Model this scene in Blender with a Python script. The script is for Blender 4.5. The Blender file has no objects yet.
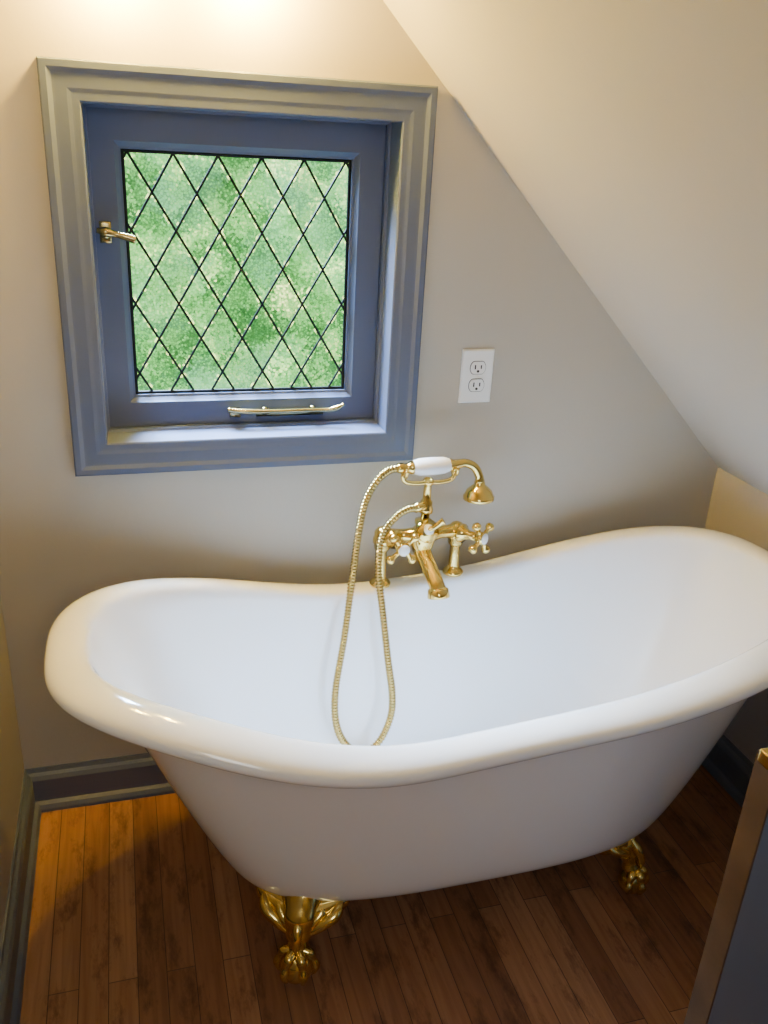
import bpy, bmesh, math, random
from mathutils import Vector, Matrix
random.seed(3)
scene = bpy.context.scene
COL = scene.collection

# ------------------------------------------------------------------ materials
def newmat(name):
    m = bpy.data.materials.new(name); m.use_nodes = True
    nt = m.node_tree
    return m, nt, nt.nodes['Principled BSDF']

def simple(name, col, rough=0.5, metal=0.0, coat=0.0, bump=0.0, bscale=60, var=0.0, vscale=3, spec=0.5):
    m, nt, b = newmat(name)
    b.inputs['Base Color'].default_value = (*col, 1)
    b.inputs['Roughness'].default_value = rough
    b.inputs['Metallic'].default_value = metal
    b.inputs['Coat Weight'].default_value = coat
    b.inputs['Coat Roughness'].default_value = 0.06
    b.inputs['Specular IOR Level'].default_value = spec
    tc = nt.nodes.new('ShaderNodeTexCoord')
    if var > 0:
        n = nt.nodes.new('ShaderNodeTexNoise'); n.inputs['Scale'].default_value = vscale
        n.inputs['Detail'].default_value = 4
        nt.links.new(tc.outputs['Object'], n.inputs['Vector'])
        r = nt.nodes.new('ShaderNodeValToRGB')
        r.color_ramp.elements[0].position = 0.3; r.color_ramp.elements[1].position = 0.7
        r.color_ramp.elements[0].color = (*[c*(1-var) for c in col], 1)
        r.color_ramp.elements[1].color = (*[min(1, c*(1+var)) for c in col], 1)
        nt.links.new(n.outputs['Fac'], r.inputs['Fac'])
        nt.links.new(r.outputs['Color'], b.inputs['Base Color'])
    if bump > 0:
        n = nt.nodes.new('ShaderNodeTexNoise'); n.inputs['Scale'].default_value = bscale
        n.inputs['Detail'].default_value = 3
        nt.links.new(tc.outputs['Object'], n.inputs['Vector'])
        bp = nt.nodes.new('ShaderNodeBump'); bp.inputs['Strength'].default_value = bump
        bp.inputs['Distance'].default_value = 0.002
        nt.links.new(n.outputs['Fac'], bp.inputs['Height'])
        nt.links.new(bp.outputs['Normal'], b.inputs['Normal'])
    return m

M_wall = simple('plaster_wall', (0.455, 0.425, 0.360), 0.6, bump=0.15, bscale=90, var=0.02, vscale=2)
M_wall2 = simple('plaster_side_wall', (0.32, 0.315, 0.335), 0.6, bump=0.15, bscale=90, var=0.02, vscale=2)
M_ceil = simple('plaster_ceiling', (0.465, 0.46, 0.43), 0.6, bump=0.2, bscale=60, var=0.02, vscale=2)
M_blue = simple('blue_grey_paint', (0.083, 0.108, 0.190), 0.50, bump=0.04, bscale=70, var=0.03, vscale=5, spec=0.28)
M_navy = simple('slate_baseboard_paint', (0.088, 0.110, 0.168), 0.42, bump=0.1, bscale=70)
M_tub = simple('white_acrylic', (0.89, 0.905, 0.925), 0.13, coat=0.7)
M_brass = simple('polished_brass', (0.82, 0.60, 0.18), 0.10, metal=1.0, var=0.03, vscale=20)
M_brass_dk = simple('aged_brass', (0.50, 0.39, 0.16), 0.22, metal=1.0, var=0.1, vscale=20)
M_hose = simple('ribbed_brass', (0.46, 0.335, 0.11), 0.2, metal=1.0)
M_porc = simple('white_porcelain', (0.9, 0.9, 0.9), 0.12, coat=0.5)
M_plate = simple('white_plastic', (0.86, 0.86, 0.84), 0.35)
M_slot = simple('dark_slot', (0.03, 0.03, 0.03), 0.6)
M_lead = simple('lead_came', (0.015, 0.018, 0.018), 0.5, metal=0.0, spec=0.1)
M_oak = simple('oak_edge', (0.062, 0.036, 0.020), 0.6, bump=0.3, bscale=40, var=0.3, vscale=12)
M_grey = simple('blue_grey_door', (0.110, 0.138, 0.200), 0.5, var=0.05)

def floor_mat():
    m, nt, b = newmat('oak_floor_boards')
    L = nt.links.new; N = nt.nodes.new
    tc = N('ShaderNodeTexCoord')
    mp = N('ShaderNodeMapping'); mp.inputs['Rotation'].default_value = (0, 0, math.radians(90))
    L(tc.outputs['Object'], mp.inputs['Vector'])
    br = N('ShaderNodeTexBrick'); br.offset = 0.37; br.offset_frequency = 2
    br.inputs['Scale'].default_value = 1
    br.inputs['Brick Width'].default_value = 0.83
    br.inputs['Row Height'].default_value = 0.053
    br.inputs['Mortar Size'].default_value = 0.0011
    br.inputs['Mortar Smooth'].default_value = 0.7
    br.inputs['Color1'].default_value = (0, 0, 0, 1); br.inputs['Color2'].default_value = (1, 1, 1, 1)
    br.inputs['Mortar'].default_value = (0.5, 0.5, 0.5, 1)
    L(mp.outputs['Vector'], br.inputs['Vector'])
    ramp = N('ShaderNodeValToRGB')
    e = ramp.color_ramp.elements
    e[0].position = 0.0; e[0].color = (0.22, 0.096, 0.044, 1)
    e[1].position = 1.0; e[1].color = (0.38, 0.188, 0.092, 1)
    x = e.new(0.5); x.color = (0.305, 0.140, 0.066, 1)
    L(br.outputs['Color'], ramp.inputs['Fac'])
    mp2 = N('ShaderNodeMapping'); mp2.inputs['Scale'].default_value = (45, 2.2, 1)
    L(tc.outputs['Object'], mp2.inputs['Vector'])
    n = N('ShaderNodeTexNoise'); n.inputs['Scale'].default_value = 1.6; n.inputs['Detail'].default_value = 6
    n.inputs['Distortion'].default_value = 0.6
    L(mp2.outputs['Vector'], n.inputs['Vector'])
    gr = N('ShaderNodeValToRGB'); gr.color_ramp.elements[0].position = 0.3; gr.color_ramp.elements[1].position = 0.62
    gr.color_ramp.elements[0].color = (0.45, 0.38, 0.34, 1); gr.color_ramp.elements[1].color = (1, 1, 1, 1)
    L(n.outputs['Fac'], gr.inputs['Fac'])
    mx = N('ShaderNodeMix'); mx.data_type = 'RGBA'; mx.blend_type = 'MULTIPLY'; mx.inputs[0].default_value = 0.55
    L(ramp.outputs['Color'], mx.inputs[6]); L(gr.outputs['Color'], mx.inputs[7])
    n2 = N('ShaderNodeTexNoise'); n2.inputs['Scale'].default_value = 6; n2.inputs['Detail'].default_value = 9
    n2.inputs['Roughness'].default_value = 0.74
    mp3 = N('ShaderNodeMapping'); mp3.inputs['Scale'].default_value = (2.8, 0.9, 1)
    L(tc.outputs['Object'], mp3.inputs['Vector']); L(mp3.outputs['Vector'], n2.inputs['Vector'])
    sr = N('ShaderNodeValToRGB'); sr.color_ramp.elements[0].position = 0.37; sr.color_ramp.elements[1].position = 0.49
    sr.color_ramp.elements[0].color = (0.24, 0.20, 0.18, 1); sr.color_ramp.elements[1].color = (1, 1, 1, 1)
    L(n2.outputs['Fac'], sr.inputs['Fac'])
    mx3 = N('ShaderNodeMix'); mx3.data_type = 'RGBA'; mx3.blend_type = 'MULTIPLY'; mx3.inputs[0].default_value = 0.7
    L(mx.outputs[2], mx3.inputs[6]); L(sr.outputs['Color'], mx3.inputs[7])
    mx2 = N('ShaderNodeMix'); mx2.data_type = 'RGBA'
    L(br.outputs['Fac'], mx2.inputs[0]); L(mx3.outputs[2], mx2.inputs[6])
    mx2.inputs[7].default_value = (0.032, 0.015, 0.008, 1)
    L(mx2.outputs[2], b.inputs['Base Color'])
    b.inputs['Roughness'].default_value = 0.48
    bp = N('ShaderNodeBump'); bp.inputs['Strength'].default_value = 0.4; bp.inputs['Distance'].default_value = 0.002
    inv = N('ShaderNodeMath'); inv.operation = 'SUBTRACT'; inv.inputs[0].default_value = 1
    L(br.outputs['Fac'], inv.inputs[1]); L(inv.outputs[0], bp.inputs['Height'])
    L(bp.outputs['Normal'], b.inputs['Normal'])
    return m
M_floor = floor_mat()

WX0, WX1, WZ0, WZ1 = -0.114, 0.598, 0.825, 1.576
GX0, GX1, GZ0, GZ1 = 0.013, 0.463, 0.960, 1.437
DW, DH = 0.0855, 0.143
cx, cz = (GX0+GX1)/2, (GZ0+GZ1)/2
LX, LZ = cx-(WX0+WX1)/2, cz+0.02-WZ0

def glass_mat():  # garden daylight and foliage are painted into the pane's own emission
    m, nt, b = newmat('obscure_glass_painted_daylight')
    L = nt.links.new; N = nt.nodes.new
    def M(op, a_, b_=None):
        q = N('ShaderNodeMath'); q.operation = op
        for i, v in enumerate((a_, b_)):
            if v is None: continue
            if isinstance(v, (int, float)): q.inputs[i].default_value = v
            else: L(v, q.inputs[i])
        return q.outputs[0]
    tc = N('ShaderNodeTexCoord')
    sp = N('ShaderNodeSeparateXYZ'); L(tc.outputs['Object'], sp.inputs[0])
    u = M('DIVIDE', M('SUBTRACT', sp.outputs[0], LX), DW); v = M('DIVIDE', M('SUBTRACT', sp.outputs[2], LZ), DH)
    ia = M('FLOOR', M('ADD', u, v)); ib = M('FLOOR', M('SUBTRACT', u, v))
    cb = N('ShaderNodeCombineXYZ'); L(ia, cb.inputs[0]); L(ib, cb.inputs[1])
    wn = N('ShaderNodeTexWhiteNoise'); wn.noise_dimensions = '2D'; L(cb.outputs[0], wn.inputs['Vector'])
    vo = N('ShaderNodeTexVoronoi'); vo.inputs['Scale'].default_value = 210
    L(tc.outputs['Object'], vo.inputs['Vector'])
    add = N('ShaderNodeMix'); add.data_type = 'RGBA'; add.blend_type = 'LINEAR_LIGHT'; add.inputs[0].default_value = 0.014
    L(tc.outputs['Object'], add.inputs[6]); L(vo.outputs['Color'], add.inputs[7])
    off = N('ShaderNodeVectorMath'); off.operation = 'MULTIPLY_ADD'
    L(wn.outputs['Color'], off.inputs[0]); off.inputs[1].default_value = (0.05, 0.05, 0.05); L(add.outputs[2], off.inputs[2])
    n2 = N('ShaderNodeTexNoise'); n2.inputs['Scale'].default_value = 17; n2.inputs['Detail'].default_value = 4
    n2.inputs['Roughness'].default_value = 0.62; n2.inputs['Distortion'].default_value = 0.6
    L(off.outputs[0], n2.inputs['Vector'])
    n3 = N('ShaderNodeTexNoise'); n3.inputs['Scale'].default_value = 5.0; n3.inputs['Detail'].default_value = 1
    L(tc.outputs['Object'], n3.inputs['Vector'])
    mm = N('ShaderNodeMix'); mm.data_type = 'FLOAT'; mm.inputs[0].default_value = 0.25
    L(n2.outputs['Fac'], mm.inputs[2]); L(n3.outputs['Fac'], mm.inputs[3])
    r = N('ShaderNodeValToRGB'); e = r.color_ramp.elements
    e[0].position = 0.33; e[0].color = (0.012, 0.10, 0.014, 1)
    e[1].position = 0.66; e[1].color = (2.1, 2.5, 0.75, 1)
    for p, c in ((0.42, (0.05, 0.29, 0.045, 1)), (0.48, (0.15, 0.58, 0.11, 1)), (0.54, (0.32, 0.95, 0.22, 1)), (0.60, (0.78, 1.5, 0.34, 1))):
        x = e.new(p); x.color = c
    L(mm.outputs[0], r.inputs['Fac'])
    n4 = N('ShaderNodeTexNoise'); n4.inputs['Scale'].default_value = 6.2; n4.inputs['Detail'].default_value = 2
    mp = N('ShaderNodeMapping'); mp.inputs['Location'].default_value = (3.1, 0, 1.7); L(off.outputs[0], mp.inputs['Vector'])
    L(mp.outputs['Vector'], n4.inputs['Vector'])
    r3 = N('ShaderNodeValToRGB'); r3.color_ramp.elements[0].position = 0.44; r3.color_ramp.elements[1].position = 0.64
    L(n4.outputs['Fac'], r3.inputs['Fac'])
    mx = N('ShaderNodeMix'); mx.data_type = 'RGBA'
    L(M('MULTIPLY', r3.outputs['Color'], 0.5), mx.inputs[0])
    L(r.outputs['Color'], mx.inputs[6]); mx.inputs[7].default_value = (0.30, 0.88, 0.45, 1)
    pr = N('ShaderNodeMapRange'); pr.inputs['From Min'].default_value = 0.0; pr.inputs['From Max'].default_value = 0.6
    pr.inputs['To Min'].default_value = 1.3; pr.inputs['To Max'].default_value = 0.66
    L(vo.outputs['Distance'], pr.inputs['Value'])
    pane = M('ADD', M('MULTIPLY', wn.outputs['Value'], 0.45), 0.80)
    L(M('MULTIPLY', M('MULTIPLY', pr.outputs['Result'], pane), 2.8), b.inputs['Emission Strength'])
    b.inputs['Base Color'].default_value = (0.02, 0.04, 0.02, 1)
    b.inputs['Roughness'].default_value = 0.2
    L(mx.outputs[2], b.inputs['Emission Color'])
    bp = N('ShaderNodeBump'); bp.inputs['Strength'].default_value = 0.5; bp.inputs['Distance'].default_value = 0.002
    L(vo.outputs['Distance'], bp.inputs['Height']); L(bp.outputs['Normal'], b.inputs['Normal'])
    tr = N('ShaderNodeBsdfTransparent'); ms = N('ShaderNodeMixShader'); ms.inputs[0].default_value = 0.35
    out = [x for x in nt.nodes if x.type == 'OUTPUT_MATERIAL'][0]
    L(b.outputs[0], ms.inputs[1]); L(tr.outputs[0], ms.inputs[2]); L(ms.outputs[0], out.inputs['Surface'])
    return m
M_glass = glass_mat()

def glint_mat():  # glints beside the leads, painted as patches of emission on thin strips
    m, nt, b = newmat('painted_glint_emission')
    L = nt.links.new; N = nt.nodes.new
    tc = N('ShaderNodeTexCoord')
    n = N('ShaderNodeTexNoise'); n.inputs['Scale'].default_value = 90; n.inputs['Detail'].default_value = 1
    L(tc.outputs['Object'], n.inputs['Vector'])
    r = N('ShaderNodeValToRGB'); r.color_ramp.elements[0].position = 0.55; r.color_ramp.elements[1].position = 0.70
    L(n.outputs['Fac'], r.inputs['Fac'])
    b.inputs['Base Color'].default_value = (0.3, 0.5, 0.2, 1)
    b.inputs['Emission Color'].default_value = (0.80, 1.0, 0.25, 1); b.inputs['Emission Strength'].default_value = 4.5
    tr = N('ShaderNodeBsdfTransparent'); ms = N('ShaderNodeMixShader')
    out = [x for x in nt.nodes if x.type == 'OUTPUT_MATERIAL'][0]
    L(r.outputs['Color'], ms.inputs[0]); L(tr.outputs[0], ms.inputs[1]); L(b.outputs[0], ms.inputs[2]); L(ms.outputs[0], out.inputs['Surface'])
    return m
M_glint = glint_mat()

def emit(name, col, s):
    m, nt, b = newmat(name)
    b.inputs['Base Color'].default_value = (*col, 1)
    b.inputs['Emission Color'].default_value = (*col, 1)
    b.inputs['Emission Strength'].default_value = s
    return m
M_bulb = emit('warm_bulb', (1.0, 0.61, 0.095), 1650)

# ------------------------------------------------------------------ helpers
def empty(name, loc, label, category, **kw):
    o = bpy.data.objects.new(name, None); o.location = loc; COL.objects.link(o)
    o.empty_display_size = 0.1
    o['label'] = label; o['category'] = category
    for k, v in kw.items(): o[k] = v
    return o

def wloc(o):
    v = Vector((0, 0, 0))
    while o is not None:
        v += Vector(o.location); o = o.parent
    return v

def mk(bm, name, mat, parent=None, smooth=False, label=None, bevel=0, sub=0, **kw):
    off = wloc(parent) if parent is not None else Vector((0, 0, 0))
    for v in bm.verts: v.co -= off
    bmesh.ops.recalc_face_normals(bm, faces=bm.faces)
    me = bpy.data.meshes.new(name); bm.to_mesh(me); bm.free()
    o = bpy.data.objects.new(name, me); COL.objects.link(o)
    me.materials.append(mat)
    if smooth:
        for p in me.polygons: p.use_smooth = True
    if parent is not None: o.parent = parent
    if label: o['label'] = label
    for k, v in kw.items(): o[k] = v
    if bevel > 0:
        md = o.modifiers.new('bevel', 'BEVEL'); md.width = bevel; md.segments = 3; md.limit_method = 'ANGLE'
    if sub > 0:
        md = o.modifiers.new('sub', 'SUBSURF'); md.levels = sub; md.render_levels = sub
    return o

def box(bm, x0, x1, y0, y1, z0, z1):
    vs = [bm.verts.new((x, y, z)) for x in (x0, x1) for y in (y0, y1) for z in (z0, z1)]
    for f in ((0,1,3,2),(4,6,7,5),(0,4,5,1),(2,3,7,6),(0,2,6,4),(1,5,7,3)):
        bm.faces.new([vs[i] for i in f])

def catmull(pts, n=10):
    P = [Vector(p) for p in pts]
    P = [P[0]*2-P[1]] + P + [P[-1]*2-P[-2]]
    out = []
    for i in range(1, len(P)-2):
        for k in range(n):
            t = k/n
            a, b_, c, d = P[i-1], P[i], P[i+1], P[i+2]
            out.append(0.5*((2*b_)+(c-a)*t+(2*a-5*b_+4*c-d)*t*t+(3*b_-a-3*c+d)*t**3))
    out.append(P[-2])
    return out

def frames(pts):
    T = []
    for i in range(len(pts)):
        a = pts[max(0, i-1)]; b_ = pts[min(len(pts)-1, i+1)]
        T.append((b_-a).normalized())
    up = Vector((0, 0, 1)) if abs(T[0].z) < 0.9 else Vector((1, 0, 0))
    n = T[0].cross(up).normalized(); N = [n]
    for i in range(1, len(pts)):
        n = n - T[i]*n.dot(T[i])
        n.normalize(); N.append(n)
    return T, N

def sweep(bm, pts, rad, seg=14, flat=1.0, spline=0):
    P0 = [Vector(p) for p in pts]
    P = catmull(pts, spline) if spline else P0
    m = len(P)
    def R(i):
        t = i/(m-1)
        if callable(rad): return rad(t)
        if isinstance(rad, (int, float)): return rad
        f = t*(len(rad)-1); k = min(int(f), len(rad)-2)
        u = f-k; u = u*u*(3-2*u)
        return rad[k]*(1-u)+rad[k+1]*u
    T, N = frames(P); rings = []
    for i in range(m):
        B = T[i].cross(N[i]); r = R(i)
        rings.append([bm.verts.new(P[i]+(N[i]*math.cos(2*math.pi*k/seg)+B*math.sin(2*math.pi*k/seg)*flat)*r) for k in range(seg)])
    for a, b_ in zip(rings, rings[1:]):
        for k in range(seg):
            bm.faces.new((a[k], a[(k+1) % seg], b_[(k+1) % seg], b_[k]))
    bm.faces.new(rings[0][::-1]); bm.faces.new(rings[-1])

def lathe(bm, org, axis, prof, seg=28):
    org = Vector(org); ax = Vector(axis).normalized()
    up = Vector((0, 0, 1)) if abs(ax.z) < 0.9 else Vector((1, 0, 0))
    u = ax.cross(up).normalized(); w = ax.cross(u)
    rings = []
    for r, h in prof:
        r = max(r, 0.0003)
        rings.append([bm.verts.new(org+ax*h+(u*math.cos(2*math.pi*k/seg)+w*math.sin(2*math.pi*k/seg))*r) for k in range(seg)])
    for a, b_ in zip(rings, rings[1:]):
        for k in range(seg):
            bm.faces.new((a[k], a[(k+1) % seg], b_[(k+1) % seg], b_[k]))
    bm.faces.new(rings[0][::-1]); bm.faces.new(rings[-1])

def ball(bm, c, r, sc=(1, 1, 1), seg=20):
    prof = [(r*math.sin(math.pi*i/12), -r*math.cos(math.pi*i/12)) for i in range(13)]
    n0 = len(bm.verts)
    lathe(bm, (0, 0, 0), (0, 0, 1), prof, seg)
    bm.verts.ensure_lookup_table()
    for v in bm.verts[n0:]:
        v.co = Vector((v.co.x*sc[0], v.co.y*sc[1], v.co.z*sc[2]))+Vector(c)

def frame(bm, x0, x1, z0, z1, prof):
    loops = []
    for i, y in prof:
        loops.append([bm.verts.new(p) for p in ((x0+i, y, z0+i), (x1-i, y, z0+i), (x1-i, y, z1-i), (x0+i, y, z1-i))])
    for a, b_ in zip(loops, loops[1:]):
        for k in range(4):
            bm.faces.new((a[k], a[(k+1) % 4], b_[(k+1) % 4], b_[k]))

def new(): return bmesh.new()

# ------------------------------------------------------------------ room
XL, XR, YB = -0.285, 1.4235, -3.0
ZC = 2.30
KX, KZ = XR, 0.759
SL = 1.016
XT = KX-(ZC-KZ)/SL
CW = 0.066
OX0, OX1, OZ0, OZ1 = WX0+CW, WX1-CW, WZ0+CW, WZ1-CW

def structure(bm, name, mat, **k): return mk(bm, name, mat, kind='structure', **k)

bm = new()
box(bm, XL-0.1, OX0-0.002, 0, 0.16, 0, ZC+0.1)
box(bm, OX1+0.002, XR+0.1, 0, 0.16, 0, ZC+0.1)
box(bm, OX0-0.002, OX1+0.002, 0, 0.16, 0, OZ0-0.002)
box(bm, OX0-0.002, OX1+0.002, 0, 0.16, OZ1+0.002, ZC+0.1)
structure(bm, 'wall_back', M_wall)
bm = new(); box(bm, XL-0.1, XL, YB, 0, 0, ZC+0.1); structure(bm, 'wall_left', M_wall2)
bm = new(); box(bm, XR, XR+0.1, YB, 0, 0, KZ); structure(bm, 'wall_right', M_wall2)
bm = new(); box(bm, XL-0.1, XR+0.1, YB-0.1, YB, 0, ZC+0.1); structure(bm, 'wall_front', M_wall)
bm = new(); box(bm, XL-0.1, XR+0.1, YB-0.1, 0.16, -0.1, 0); structure(bm, 'floor', M_floor)
bm = new()
cs = [(XL, ZC), (XT, ZC), (KX, KZ), (KX+0.1, KZ), (KX+0.1, KZ+0.06), (XT+0.05, ZC+0.1), (XL, ZC+0.1)]
a = [bm.verts.new((x, YB, z)) for x, z in cs]; b2 = [bm.verts.new((x, 0, z)) for x, z in cs]
for i in range(len(cs)):
    j = (i+1) % len(cs); bm.faces.new((a[i], a[j], b2[j], b2[i]))
bm.faces.new(a[::-1]); bm.faces.new(b2)
structure(bm, 'ceiling', M_ceil)

BP = [(0, 0), (0.028, 0), (0.028, 0.008), (0.024, 0.018), (0.016, 0.024), (0.016, 0.082), (0.012, 0.092), (0.006, 0.098), (0.004, 0.108), (0, 0.108)]
def baseboard(name, p0, p1, nrm, m0, m1):
    bm = new(); p0 = Vector(p0); p1 = Vector(p1); n = Vector(nrm); d = (p1-p0).normalized()
    A = [bm.verts.new(p0+n*q+d*q*m0+Vector((0, 0, z))) for q, z in BP]
    B = [bm.verts.new(p1+n*q-d*q*m1+Vector((0, 0, z))) for q, z in BP]
    for i in range(len(BP)):
        j = (i+1) % len(BP); bm.faces.new((A[i], A[j], B[j], B[i]))
    bm.faces.new(A[::-1]); bm.faces.new(B)
    structure(bm, name, M_navy)
baseboard('baseboard_back', (XL, 0, 0), (XR, 0, 0), (0, -1, 0), 1, 1)
baseboard('baseboard_left', (XL, 0, 0), (XL, YB, 0), (1, 0, 0), 1, 0)
baseboard('baseboard_right', (XR, 0, 0), (XR, YB, 0), (-1, 0, 0), 1, 0)

# ------------------------------------------------------------------ window
win = empty('window_1', ((WX0+WX1)/2, 0, WZ0), 'blue-grey painted casement window with leaded diamond panes', 'window', kind='structure')
bm = new()
frame(bm, WX0, WX1, WZ0, WZ1, [(0, 0.0), (0, -0.020), (0.003, -0.0225), (0.013, -0.0225), (0.021, -0.0190),
      (0.025, -0.0187), (0.044, -0.0185), (0.051, -0.0173), (0.054, -0.0171), (0.063, -0.0170), (CW, -0.0150), (CW, 0.0)])
mk(bm, 'casing', M_blue, win)
bm = new()
frame(bm, OX0, OX1, OZ0, OZ1, [(0, 0.0), (0, 0.055), (0.005, 0.057), (0.005, 0.072), (0.0, 0.074), (0.0, 0.15)])
mk(bm, 'jamb', M_blue, win)
SX = 0.003
sx0, sx1, sz0, sz1 = OX0+SX, OX1-SX, OZ0+SX, OZ1-SX
def loopset(bm, seq):
    L_ = []
    for t, y in seq:
        x0 = sx0+(GX0-sx0)*t; x1 = sx1+(GX1-sx1)*t; z0 = sz0+(GZ0-sz0)*t; z1 = sz1+(GZ1-sz1)*t
        L_.append([bm.verts.new(p) for p in ((x0, y, z0), (x1, y, z0), (x1, y, z1), (x0, y, z1))])
    for a, b_ in zip(L_, L_[1:]):
        for k in range(4): bm.faces.new((a[k], a[(k+1) % 4], b_[(k+1) % 4], b_[k]))
sash = new()
loopset(sash, [(0, 0.115), (0, 0.080), (0.03, 0.077), (0.80, 0.077), (0.84, 0.081), (0.93, 0.088), (1.0, 0.090), (1.0, 0.115)])
mk(sash, 'sash', M_blue, win)
bm = new(); v4 = [bm.verts.new(p) for p in ((GX0-.003, 0.103, GZ0-.003), (GX1+.003, 0.103, GZ0-.003), (GX1+.003, 0.103, GZ1+.003), (GX0-.003, 0.103, GZ1+.003))]
bm.faces.new(v4)
mk(bm, 'glass_pane', M_glass, win, label='rippled obscure glass with green garden light painted as glow')
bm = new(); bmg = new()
def clip(p, d, x0, x1, z0, z1):
    t0, t1 = -9, 9
    for c, dd, lo, hi in ((p[0], d[0], x0, x1), (p[1], d[1], z0, z1)):
        a_, b_ = (lo-c)/dd, (hi-c)/dd
        if a_ > b_: a_, b_ = b_, a_
        t0 = max(t0, a_); t1 = min(t1, b_)
    return (t0, t1) if t1-t0 > 0.004 else None
for sgn in (1, -1):
    d = Vector((DW, DH*sgn)).normalized()
    for i in range(-14, 15):
        p = (cx+i*DW, cz+0.02)
        c = clip(p, d, GX0, GX1, GZ0, GZ1)
        if not c: continue
        A = Vector((p[0]+d.x*c[0], 0.0985, p[1]+d.y*c[0])); B = Vector((p[0]+d.x*c[1], 0.0985, p[1]+d.y*c[1]))
        sweep(bm, [A, B], 0.0025, seg=8)
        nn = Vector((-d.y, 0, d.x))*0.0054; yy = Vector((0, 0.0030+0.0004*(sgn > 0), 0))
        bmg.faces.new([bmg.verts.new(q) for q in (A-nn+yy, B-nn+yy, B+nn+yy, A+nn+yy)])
for (A, B) in (((GX0+.003, GZ0), (GX0+.003, GZ1)), ((GX1-.003, GZ0), (GX1-.003, GZ1)), ((GX0, GZ0+.003), (GX1, GZ0+.003)), ((GX0, GZ1-.003), (GX1, GZ1-.003))):
    sweep(bm, [(A[0], 0.0985, A[1]), (B[0], 0.0985, B[1])], 0.0033, seg=8)
mk(bm, 'lead_lattice', M_lead, win, label='dark lead came lattice in diamonds')
mk(bmg, 'painted_glint', M_glint, win, label='painted glowing glints along the lead')
bm = new()
lx, lz = -0.024, 1.287
frame(bm, lx-0.011, lx+0.011, lz-0.020, lz+0.020, [(0, 0.0775), (0, 0.0745), (0.002, 0.0725), (0.004, 0.072)])
fl = [v for v in bm.verts if abs(v.co.y-0.072) < 1e-6]; bm.faces.new(fl)
lathe(bm, (lx, 0.073, lz), (0, -1, 0), [(0.009, 0), (0.009, 0.006), (0.0075, 0.010), (0.0075, 0.018), (0.0095, 0.020), (0.0095, 0.026), (0.005, 0.028)])
sweep(bm, [(lx-0.016, 0.050, lz+0.006), (lx, 0.049, lz+0.003), (lx+0.02, 0.048, lz-0.001), (lx+0.04, 0.047, lz-0.006), (lx+0.054, 0.048, lz-0.010)],
      [0.005, 0.0095, 0.006, 0.007, 0.008], spline=6)
mk(bm, 'window_latch', M_brass_dk, win, smooth=True, label='aged brass window latch handle')
bm = new()
bz = 0.918
box(bm, 0.205, 0.228, 0.060, 0.078, bz-0.005, bz+0.012)
box(bm, 0.262, 0.41, 0.064, 0.078, bz-0.006, bz+0.005)
sweep(bm, [(0.20, 0.058, bz+0.013), (0.235, 0.052, bz+0.010), (0.30, 0.050, bz+0.009), (0.38, 0.050, bz+0.009), (0.415, 0.048, bz+0.009), (0.435, 0.046, bz+0.013), (0.452, 0.044, bz+0.022)],
      [0.005, 0.006, 0.0045, 0.0045, 0.005, 0.006, 0.003], spline=8)
for px in (0.28, 0.385):
    lathe(bm, (px, 0.062, bz-0.002), (0, 0, 1), [(0.005, 0), (0.005, 0.012), (0.007, 0.013), (0.007, 0.016), (0.003, 0.018)], 16)
mk(bm, 'window_stay', M_brass_dk, win, smooth=True, label='aged brass casement stay bar')

# ------------------------------------------------------------------ outlet
ox, oz = 0.739, 1.009
out = empty('electrical_outlet', (ox, 0, oz-0.06), 'white duplex electrical outlet on the plaster wall', 'outlet')
bm = new(); frame(bm, ox-0.0375, ox+0.0375, oz-0.06, oz+0.06, [(0, 0), (0, -0.003), (0.003, -0.006)])
bm.faces.new([v for v in bm.verts if abs(v.co.y+0.006) < 1e-5])
mk(bm, 'cover_plate', M_plate, out)
for s in (1, -1):
    zc = oz+s*0.0197
    bm = new()
    pts = []
    for k in range(32):
        an = 2*math.pi*k/32; x = 0.0172*math.cos(an); z = 0.0172*math.sin(an)
        pts.append((max(-0.0172, min(0.0172, x*1.02)), max(-0.0135, min(0.0135, z))))
    A = [bm.verts.new((ox+x, -0.006, zc+z)) for x, z in pts]; B = [bm.verts.new((ox+x, -0.0085, zc+z)) for x, z in pts]
    for i in range(32): bm.faces.new((A[i], A[(i+1) % 32], B[(i+1) % 32], B[i]))
    bm.faces.new(B)
    rc = mk(bm, 'receptacle', M_plate, out)
    bm = new()
    box(bm, ox-0.0085, ox-0.0056, -0.0092, -0.0084, zc-0.003, zc+0.0068)
    box(bm, ox+0.0056, ox+0.0083, -0.0092, -0.0084, zc-0.002, zc+0.0062)
    lathe(bm, (ox, -0.0084, zc-0.0075), (0, -1, 0), [(0.0030, 0), (0.0030, 0.0008)], 14)
    mk(bm, 'slots', M_slot, rc, label='dark plug slots')
    bm = new()
    ring = [(ox+x*1.05, -0.0062, zc+z*1.06) for x, z in pts]
    sweep(bm, ring+[ring[0]], 0.0007, seg=6)
    mk(bm, 'gap_ring', M_slot, rc, label='dark outline gap')
bm = new(); lathe(bm, (ox, -0.006, oz), (0, -1, 0), [(0.0035, 0), (0.0035, 0.0008), (0.002, 0.0014)], 16)
mk(bm, 'screw', M_plate, out, smooth=True)

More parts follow.
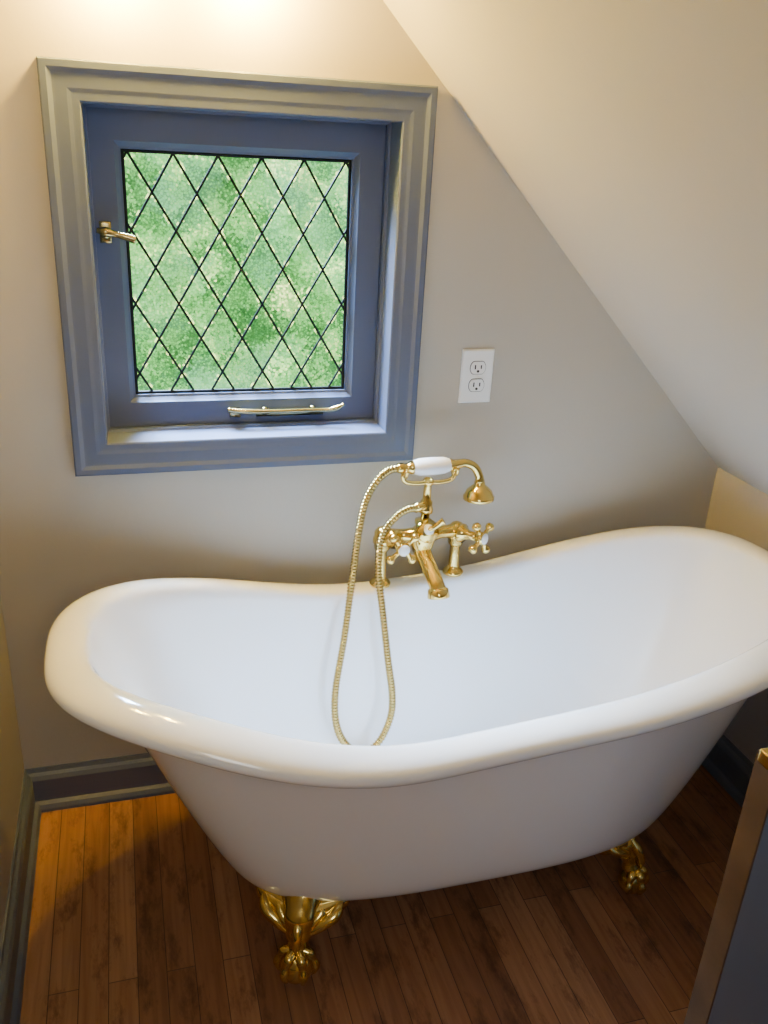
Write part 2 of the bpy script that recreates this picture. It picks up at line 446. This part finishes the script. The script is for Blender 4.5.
# ------------------------------------------------------------------ bathtub
TX, TY = 0.606, -0.375
tub = empty('bathtub', (TX, TY, 0), 'white double-slipper clawfoot bathtub with rolled rim', 'bathtub')
def rise(x):
    s = x-0.48
    t = min(1.0, (-s/0.66) if s < 0 else (s/0.90))
    return (0.108 if s < 0 else 0.120)*(0.5*(1-math.cos(math.pi*t)))**(1.05 if s < 0 else 1.04)
NR = 3.4
prof = [
 (0.02, 0.01, 0.128, 0, 2), (0.20, 0.08, 0.128, 0, 2.2), (0.36, 0.160, 0.129, 0, 2.8), (0.430, 0.195, 0.134, 0, 3.2), (0.466, 0.216, 0.152, 0, 3.2),
 (0.490, 0.228, 0.185, 0.03, 3.2), (0.540, 0.243, 0.27, 0.15, 3.25), (0.598, 0.257, 0.37, 0.45, 3.3), (0.650, 0.269, 0.45, 0.8, 3.4), (0.696, 0.279, 0.508, 1, NR),
 (0.704, 0.283, 0.515, 1, NR), (0.716, 0.290, 0.514, 1, NR), (0.737, 0.303, 0.511, 1, NR), (0.757, 0.317, 0.513, 1, NR), (0.770, 0.327, 0.522, 1, NR), (0.774, 0.330, 0.534, 1, NR), (0.767, 0.323, 0.546, 1, NR),
 (0.750, 0.307, 0.555, 1, NR), (0.729, 0.286, 0.558, 1, NR), (0.712, 0.269, 0.556, 1, NR), (0.703, 0.2605, 0.550, 1, NR), (0.697, 0.2555, 0.539, 1, NR), (0.679, 0.2475, 0.495, 0.95, NR),
 (0.620, 0.235, 0.40, 0.6, 3.3), (0.555, 0.219, 0.30, 0.25, 3.2), (0.505, 0.201, 0.22, 0.08, 3.1), (0.462, 0.180, 0.178, 0, 3.0), (0.40, 0.145, 0.163, 0, 2.7), (0.22, 0.07, 0.158, 0, 2.4), (0.02, 0.01, 0.156, 0, 2)]
NS = 112
def ring_pt(p, th):
    a, b_, h, w, n = p
    c, s = math.cos(th), math.sin(th)
    if c < 0 and n > 2.9:
        tgt = 3.1 if s < 0 else 2.8
        n = n + (tgt-n)*min(1, (-c)*1.6)
    x = a*math.copysign(abs(c)**(2/n), c); y = b_*math.copysign(abs(s)**(2/n), s)
    if s < 0 and h > 0.3:
        q = math.sin(math.pi*min(1, abs(x)/a))**1.3
        f = -0.048 + (0.094 if x < 0 else 0.090)*q
        y *= 1+f*min(1, (h-0.3)/0.2)
    return Vector((TX+x, TY+y, h+w*rise(TX+x/a*0.77)))
bm = new(); rings = []
for p in prof: rings.append([bm.verts.new(ring_pt(p, 2*math.pi*(k+0.5)/NS)) for k in range(NS)])
for a_, b_ in zip(rings, rings[1:]):
    for k in range(NS): bm.faces.new((a_[k], a_[(k+1) % NS], b_[(k+1) % NS], b_[k]))
bm.faces.new(rings[0][::-1]); bm.faces.new(rings[-1])
mk(bm, 'basin', M_tub, tub, smooth=True, sub=2)

def claw_foot(px, py, ox_, oy_, k=1.0, R=0.033):
    o = Vector((ox_, oy_, 0)).normalized()
    s = Vector((-o.y, o.x, 0))
    P = Vector((px, py, 0)); Z = Vector((0, 0, 1))
    def W(a, b_, c): return P+o*a+s*b_+Z*c
    bm = new(); E = 1.12
    ball(bm, W(0.004, 0, R*E), R, (1, 1, E))
    for an in (-88, -30, 30, 88):
        r = math.radians(an); pts = []
        for el, kq in ((100, 1.12), (74, 1.08), (50, 1.14), (30, 1.06), (8, 1.10), (-14, 1.06), (-36, 1.04)):
            e = math.radians(el); q = R*kq
            pts.append(W(0.004+q*math.cos(e)*math.cos(r), q*math.cos(e)*math.sin(r), R*E+q*E*math.sin(e)))
        sweep(bm, pts, [0.011, 0.0085, 0.0105, 0.0070, 0.0090, 0.0060, 0.0020], seg=10, spline=4)
    sweep(bm, [W(-0.002, 0, 0.064), W(-0.006, 0, 0.082), W(-0.014, 0, 0.100), W(-0.032, 0, 0.120), W(-0.064, 0, 0.146)],
          [0.026*k, 0.020*k, 0.026*k, 0.038*k, 0.046*k], seg=20, spline=5)
    sweep(bm, [W(-0.082, -0.092*k, 0.148), W(-0.058, -0.062*k, 0.136), W(-0.036, 0, 0.126), W(-0.058, 0.062*k, 0.136), W(-0.082, 0.092*k, 0.148)],
          [0.012, 0.021, 0.026, 0.021, 0.012], seg=18, spline=6)
    for lat, ti in ((-0.072, -0.066), (-0.042, -0.052), (0.042, -0.052), (0.072, -0.066)):
        sweep(bm, [W(-0.008, lat*0.20, 0.098), W(-0.018, lat*0.62*k, 0.120), W(-0.032, lat*0.95*k, 0.134), W(ti, lat*1.05*k, 0.154)],
              [0.006, 0.0115*k, 0.0120*k, 0.005], seg=12, spline=5)
    sweep(bm, [W(0.018, 0, 0.072), W(0.016, 0, 0.094), W(0.004, 0, 0.118), W(-0.016, 0, 0.140)], [0.003, 0.008, 0.010, 0.005], seg=10, spline=5)
    mk(bm, 'claw_foot', M_brass, tub, smooth=True, label='polished brass ball-and-claw foot')
claw_foot(0.238, -0.590, -0.35, -0.93, 0.98)
claw_foot(0.976, -0.550, 0.70, -0.71, 0.75, 0.028)
claw_foot(0.238, -0.160, -0.35, 0.93, 0.98)
claw_foot(0.976, -0.200, 0.70, 0.71, 0.75, 0.028)

# ------------------------------------------------------------------ faucet
FX, FY, FZ = 0.603, -0.088, 0.557
fau = empty('bathtub_faucet', (FX, FY, FZ), 'polished brass telephone-style tub faucet with cross handles on the tub rim', 'faucet')
HZ = 0.678
for s in (-1, 1):
    bm = new()
    z0 = 0.558+rise(FX+s*0.087)-0.001
    lathe(bm, (FX+s*0.087, FY, 0), (0, 0, 1), [(0.024, z0), (0.024, z0+0.005), (0.019, z0+0.010), (0.013, z0+0.015), (0.0120, z0+0.022), (0.0120, 0.640),
          (0.015, 0.643), (0.018, 0.649), (0.018, 0.659), (0.021, 0.661), (0.021, 0.671), (0.018, 0.675), (0.018, 0.687), (0.012, 0.695), (0.004, 0.699)])
    mk(bm, 'riser', M_brass, fau, smooth=True)
bm = new()
sweep(bm, [(FX-0.087, FY, HZ), (FX-0.045, FY-0.006, HZ), (FX, FY-0.016, HZ), (FX+0.045, FY-0.006, HZ), (FX+0.087, FY, HZ)], [0.016, 0.014, 0.022, 0.014, 0.016], spline=6, seg=20)
lathe(bm, (FX, FY-0.016, HZ-0.044), (0, 0, 1), [(0.010, 0), (0.020, 0.006), (0.026, 0.022), (0.029, 0.042), (0.026, 0.056), (0.018, 0.066), (0.013, 0.072), (0.019, 0.074), (0.019, 0.082), (0.010, 0.084)])
HAX = {-1: Vector((0.06, -0.92, 0.02)).normalized(), 1: Vector((0.50, -0.80, 0.10)).normalized()}
HPX = {-1: FX-0.066, 1: FX+0.086}
for s in (-1, 1):
    lathe(bm, Vector((HPX[s], FY, HZ-0.004)), HAX[s], [(0.016, -0.01), (0.018, 0.010), (0.022, 0.014), (0.022, 0.020), (0.014, 0.026), (0.010, 0.040), (0.010, 0.060)])
mk(bm, 'faucet_body', M_brass, fau, smooth=True)
def cross_handle(c, ax, L_=0.037, rot=0.4):
    c = Vector(c); ax = Vector(ax).normalized()
    u = ax.cross(Vector((0, 0, 1))).normalized(); w = ax.cross(u)
    bm = new()
    lathe(bm, c, ax, [(0.008, -0.014), (0.011, -0.006), (0.015, 0.0), (0.015, 0.010), (0.013, 0.014)])
    for k in range(4):
        an = rot+k*math.pi/2; d = u*math.cos(an)+w*math.sin(an)
        lathe(bm, c+ax*0.004, d, [(0.008, 0.006), (0.0052, 0.014), (0.0050, L_-0.010), (0.0088, L_-0.006), (0.0106, L_), (0.0082, L_+0.005), (0.002, L_+0.007)], 16)
    h = mk(bm, 'cross_handle', M_brass, fau, smooth=True)
    bm = new(); lathe(bm, c+ax*0.0125, ax, [(0.0128, 0), (0.0128, 0.002), (0.008, 0.0045), (0.001, 0.0055)])
    mk(bm, 'index_button', M_porc, h, smooth=True, label='white porcelain button')
for s in (-1, 1):
    cross_handle(Vector((HPX[s], FY, HZ-0.004))+HAX[s]*0.066, HAX[s], rot=0.50 if s > 0 else 0.70)
bm = new()
ax = Vector((0.05, -0.8, 0.55)).normalized()
cc = Vector((FX, FY-0.016, HZ+0.006))
lathe(bm, cc, ax, [(0.020, 0), (0.021, 0.022), (0.027, 0.026), (0.027, 0.032), (0.015, 0.036), (0.010, 0.042)])
cdv = cc+ax*0.040
sweep(bm, [cdv, cdv+Vector((0.010, -0.004, 0.006)), cdv+Vector((0.022, -0.006, 0.016)), cdv+Vector((0.030, -0.008, 0.022))], [0.008, 0.0055, 0.0065, 0.0085], spline=5)
dv = mk(bm, 'diverter', M_brass, fau, smooth=True)
bm = new(); lathe(bm, cdv, ax, [(0.012, 0), (0.012, 0.003), (0.007, 0.006), (0.001, 0.007)])
mk(bm, 'index_button', M_porc, dv, smooth=True, label='white porcelain button')
bm = new()
sweep(bm, [(FX, FY-0.020, HZ-0.034), (FX+0.003, FY-0.050, HZ-0.050), (FX+0.007, FY-0.080, HZ-0.066), (FX+0.010, FY-0.100, HZ-0.079), (FX+0.012, FY-0.109, HZ-0.090)],
      [0.020, 0.0175, 0.017, 0.0175, 0.019], spline=6, seg=22)
lathe(bm, (FX+0.0120, FY-0.107, HZ-0.085), (0.04, -0.34, -0.94), [(0.019, 0), (0.0225, 0.002), (0.0240, 0.012), (0.0250, 0.019), (0.0240, 0.021), (0.020, 0.021), (0.018, 0.008)], 28)
mk(bm, 'spout', M_brass, fau, smooth=True)
CZ = 0.806
bm = new()
lathe(bm, (FX+0.004, FY-0.014, HZ+0.035), (0.0, -0.03, 1), [(0.010, 0), (0.010, 0.020), (0.016, 0.022), (0.016, 0.030), (0.0135, 0.036), (0.0135, 0.046), (0.009, 0.052), (0.0085, 0.085), (0.012, 0.090), (0.012, 0.096), (0.009, 0.10), (0.009, CZ-HZ-0.035)])
cy = FY-0.018
sweep(bm, [(FX-0.052, cy, CZ+0.030), (FX-0.054, cy, CZ+0.014), (FX-0.046, cy, CZ+0.002), (FX-0.02, cy, CZ-0.002), (FX+0.004, cy, CZ-0.001), (FX+0.03, cy, CZ-0.002), (FX+0.054, cy, CZ+0.002), (FX+0.063, cy, CZ+0.014), (FX+0.062, cy, CZ+0.030)],
      0.0052, spline=6)
for xx in (FX-0.052, FX+0.062):
    ball(bm, (xx, cy, CZ+0.018), 0.007)
    sweep(bm, [(xx, cy-0.020, CZ+0.034), (xx, cy-0.014, CZ+0.020), (xx, cy, CZ+0.015), (xx, cy+0.014, CZ+0.020), (xx, cy+0.020, CZ+0.034)], 0.0038, spline=5)
mk(bm, 'cradle', M_brass, fau, smooth=True)
bm = new()
sweep(bm, [(FX+0.002, cy, 0.752), (FX-0.012, cy-0.006, 0.752), (FX-0.026, cy-0.010, 0.750)], [0.010, 0.009, 0.011], seg=16)
mk(bm, 'hose_outlet', M_brass, fau, smooth=True)

# ------------------------------------------------------------------ hand shower
hs = empty('hand_shower', (FX+0.01, cy-0.004, CZ+0.024), 'brass hand shower with white porcelain grip lying in the faucet cradle', 'hand shower')
hy = cy-0.003; hz = CZ+0.036
bm = new()
lathe(bm, (FX-0.036, hy, hz), (1, 0, 0.02), [(0.013, 0), (0.015, 0.004), (0.0185, 0.016), (0.0195, 0.042), (0.0185, 0.070), (0.015, 0.082), (0.013, 0.086)])
mk(bm, 'grip', M_porc, hs, smooth=True, label='white porcelain grip')
bm = new()
lathe(bm, (FX-0.070, hy, hz), (1, 0, 0.0), [(0.009, 0), (0.011, 0.004), (0.011, 0.014), (0.009, 0.018), (0.010, 0.024), (0.0145, 0.030), (0.0145, 0.036), (0.012, 0.038)])
mk(bm, 'hose_connector', M_brass, hs, smooth=True)
bm = new()
sweep(bm, [(FX+0.048, hy, hz+0.001), (FX+0.064, hy, hz+0.002), (FX+0.085, hy, hz+0.004), (FX+0.106, hy-0.001, hz-0.006), (FX+0.118, hy-0.002, hz-0.026), (FX+0.121, hy-0.003, hz-0.040)],
      [0.0150, 0.0110, 0.0095, 0.0095, 0.0095, 0.0095, 0.011], spline=6)
mk(bm, 'neck', M_brass, hs, smooth=True)
bm = new()
lathe(bm, (FX+0.121, hy-0.003, hz-0.038), (0.02, -0.03, -1), [(0.009, 0), (0.012, 0.003), (0.012, 0.008), (0.018, 0.013), (0.028, 0.022), (0.032, 0.032), (0.0345, 0.035), (0.0345, 0.042), (0.031, 0.044), (0.028, 0.041), (0.010, 0.040)], 32)
mk(bm, 'shower_head', M_brass, hs, smooth=True)
hp = [(FX-0.068, hy, hz), (FX-0.090, hy-0.004, hz-0.003), (0.488, -0.125, 0.825), (0.462, -0.13, 0.780), (0.447, -0.138, 0.71), (0.434, -0.15, 0.607), (0.415, -0.175, 0.48), (0.393, -0.20, 0.360),
      (0.395, -0.215, 0.280), (0.420, -0.222, 0.226), (0.458, -0.226, 0.206), (0.494, -0.222, 0.228), (0.520, -0.212, 0.282), (0.523, -0.205, 0.340), (0.512, -0.195, 0.42), (0.500, -0.175, 0.53), (0.490, -0.155, 0.63),
      (0.499, -0.140, 0.700), (0.530, -0.132, 0.740), (0.560, -0.122, 0.752), (FX-0.024, cy-0.010, 0.750)]
bm = new()
path = catmull(hp, 40)
acc = 0; rl = []
for i, p in enumerate(path):
    if i: acc += (p-path[i-1]).length
    rl.append(acc)
tot = acc
step = 0.0018; out_pts = []; j = 0; d = 0
while d < tot:
    while j < len(rl)-2 and rl[j+1] < d: j += 1
    u = (d-rl[j])/max(1e-9, rl[j+1]-rl[j]); out_pts.append(path[j].lerp(path[j+1], u)); d += step
m_ = len(out_pts)
sweep(bm, out_pts, lambda t: 0.0074+0.0018*math.cos(math.pi*round(t*(m_-1))*0.5), seg=12)
mk(bm, 'hose', M_hose, hs, smooth=True, label='ribbed brass shower hose')

# ------------------------------------------------------------------ half-height door near the camera
DX, DY, DT = 0.688, -1.114, 0.836
dr = empty('cabinet_door', (DX, DY, 0), 'blue-grey cabinet door with bare oak edge and brass catch', 'cabinet door')
bm = new(); box(bm, DX+0.003, DX+0.45, DY, DY+0.036, 0, DT)
mk(bm, 'panel', M_grey, dr, bevel=0.002)
bm = new(); box(bm, DX, DX+0.003, DY, DY+0.036, 0, DT)
mk(bm, 'edge_strip', M_oak, dr, label='bare oak edge')
bm = new(); box(bm, DX-0.002, DX+0.030, DY+0.010, DY+0.032, DT-0.012, DT+0.006)
mk(bm, 'catch', M_brass, dr, bevel=0.002, label='brass catch plate')

# ------------------------------------------------------------------ wall lamp above the window
lamp = empty('wall_lamp', (0.13, 0, 1.80), 'brass bar wall lamp with two warm globe bulbs above the window', 'wall lamp')
bm = new(); box(bm, -0.06, 0.32, -0.015, 0, 1.785, 1.835); mk(bm, 'backplate', M_brass, lamp, bevel=0.004)
for bx in (0.02, 0.235):
    bm = new(); sweep(bm, [(bx, -0.010, 1.800), (bx, -0.045, 1.802), (bx, -0.058, 1.782), (bx, -0.056, 1.762)], [0.010, 0.008, 0.012, 0.014], spline=4); mk(bm, 'socket', M_brass, lamp, smooth=True)
    bm = new(); ball(bm, (bx, -0.052, 1.735), 0.025); mk(bm, 'bulb', M_bulb, lamp, smooth=True, label='glowing warm globe bulb')

# ------------------------------------------------------------------ lights
def area(name, loc, tgt, size, power, col):
    l = bpy.data.lights.new(name, 'AREA'); l.energy = power; l.size = size; l.color = col
    o = bpy.data.objects.new(name, l); COL.objects.link(o); o.location = loc
    o.rotation_euler = (Vector(tgt)-Vector(loc)).to_track_quat('-Z', 'Y').to_euler()
area('fill_light', (0.0, -2.4, 1.85), (0.5, -0.3, 0.7), 0.7, 12, (0.86, 0.92, 0.98))  # unseen fill lamp, added behind the camera to brighten the room
area('daylight', (-0.15, 0.9, 2.35), (0.30, 0.0, 0.95), 0.8, 3200, (0.45, 0.68, 1.0))

w = bpy.data.worlds.new('World'); scene.world = w; w.use_nodes = True
w.node_tree.nodes['Background'].inputs[0].default_value = (0.20, 0.75, 0.20, 1)
w.node_tree.nodes['Background'].inputs[1].default_value = 0.35

# ------------------------------------------------------------------ camera
cam = bpy.data.cameras.new('camera'); co = bpy.data.objects.new('camera', cam); COL.objects.link(co)
cam.sensor_width = 36; cam.lens = 869/1024*36; cam.clip_start = 0.02
Xr = Vector((0.960, 0.0628, -0.273)).normalized()
Zr = Vector((0.0514, 0.9186, 0.3919)); Zr = (Zr-Xr*Zr.dot(Xr)).normalized()
Yr = Zr.cross(Xr)
R = Matrix((Xr, Yr, Zr))
co.matrix_world = Matrix.Translation((0, -1.75, 1.475)) @ R.to_4x4()
scene.camera = co
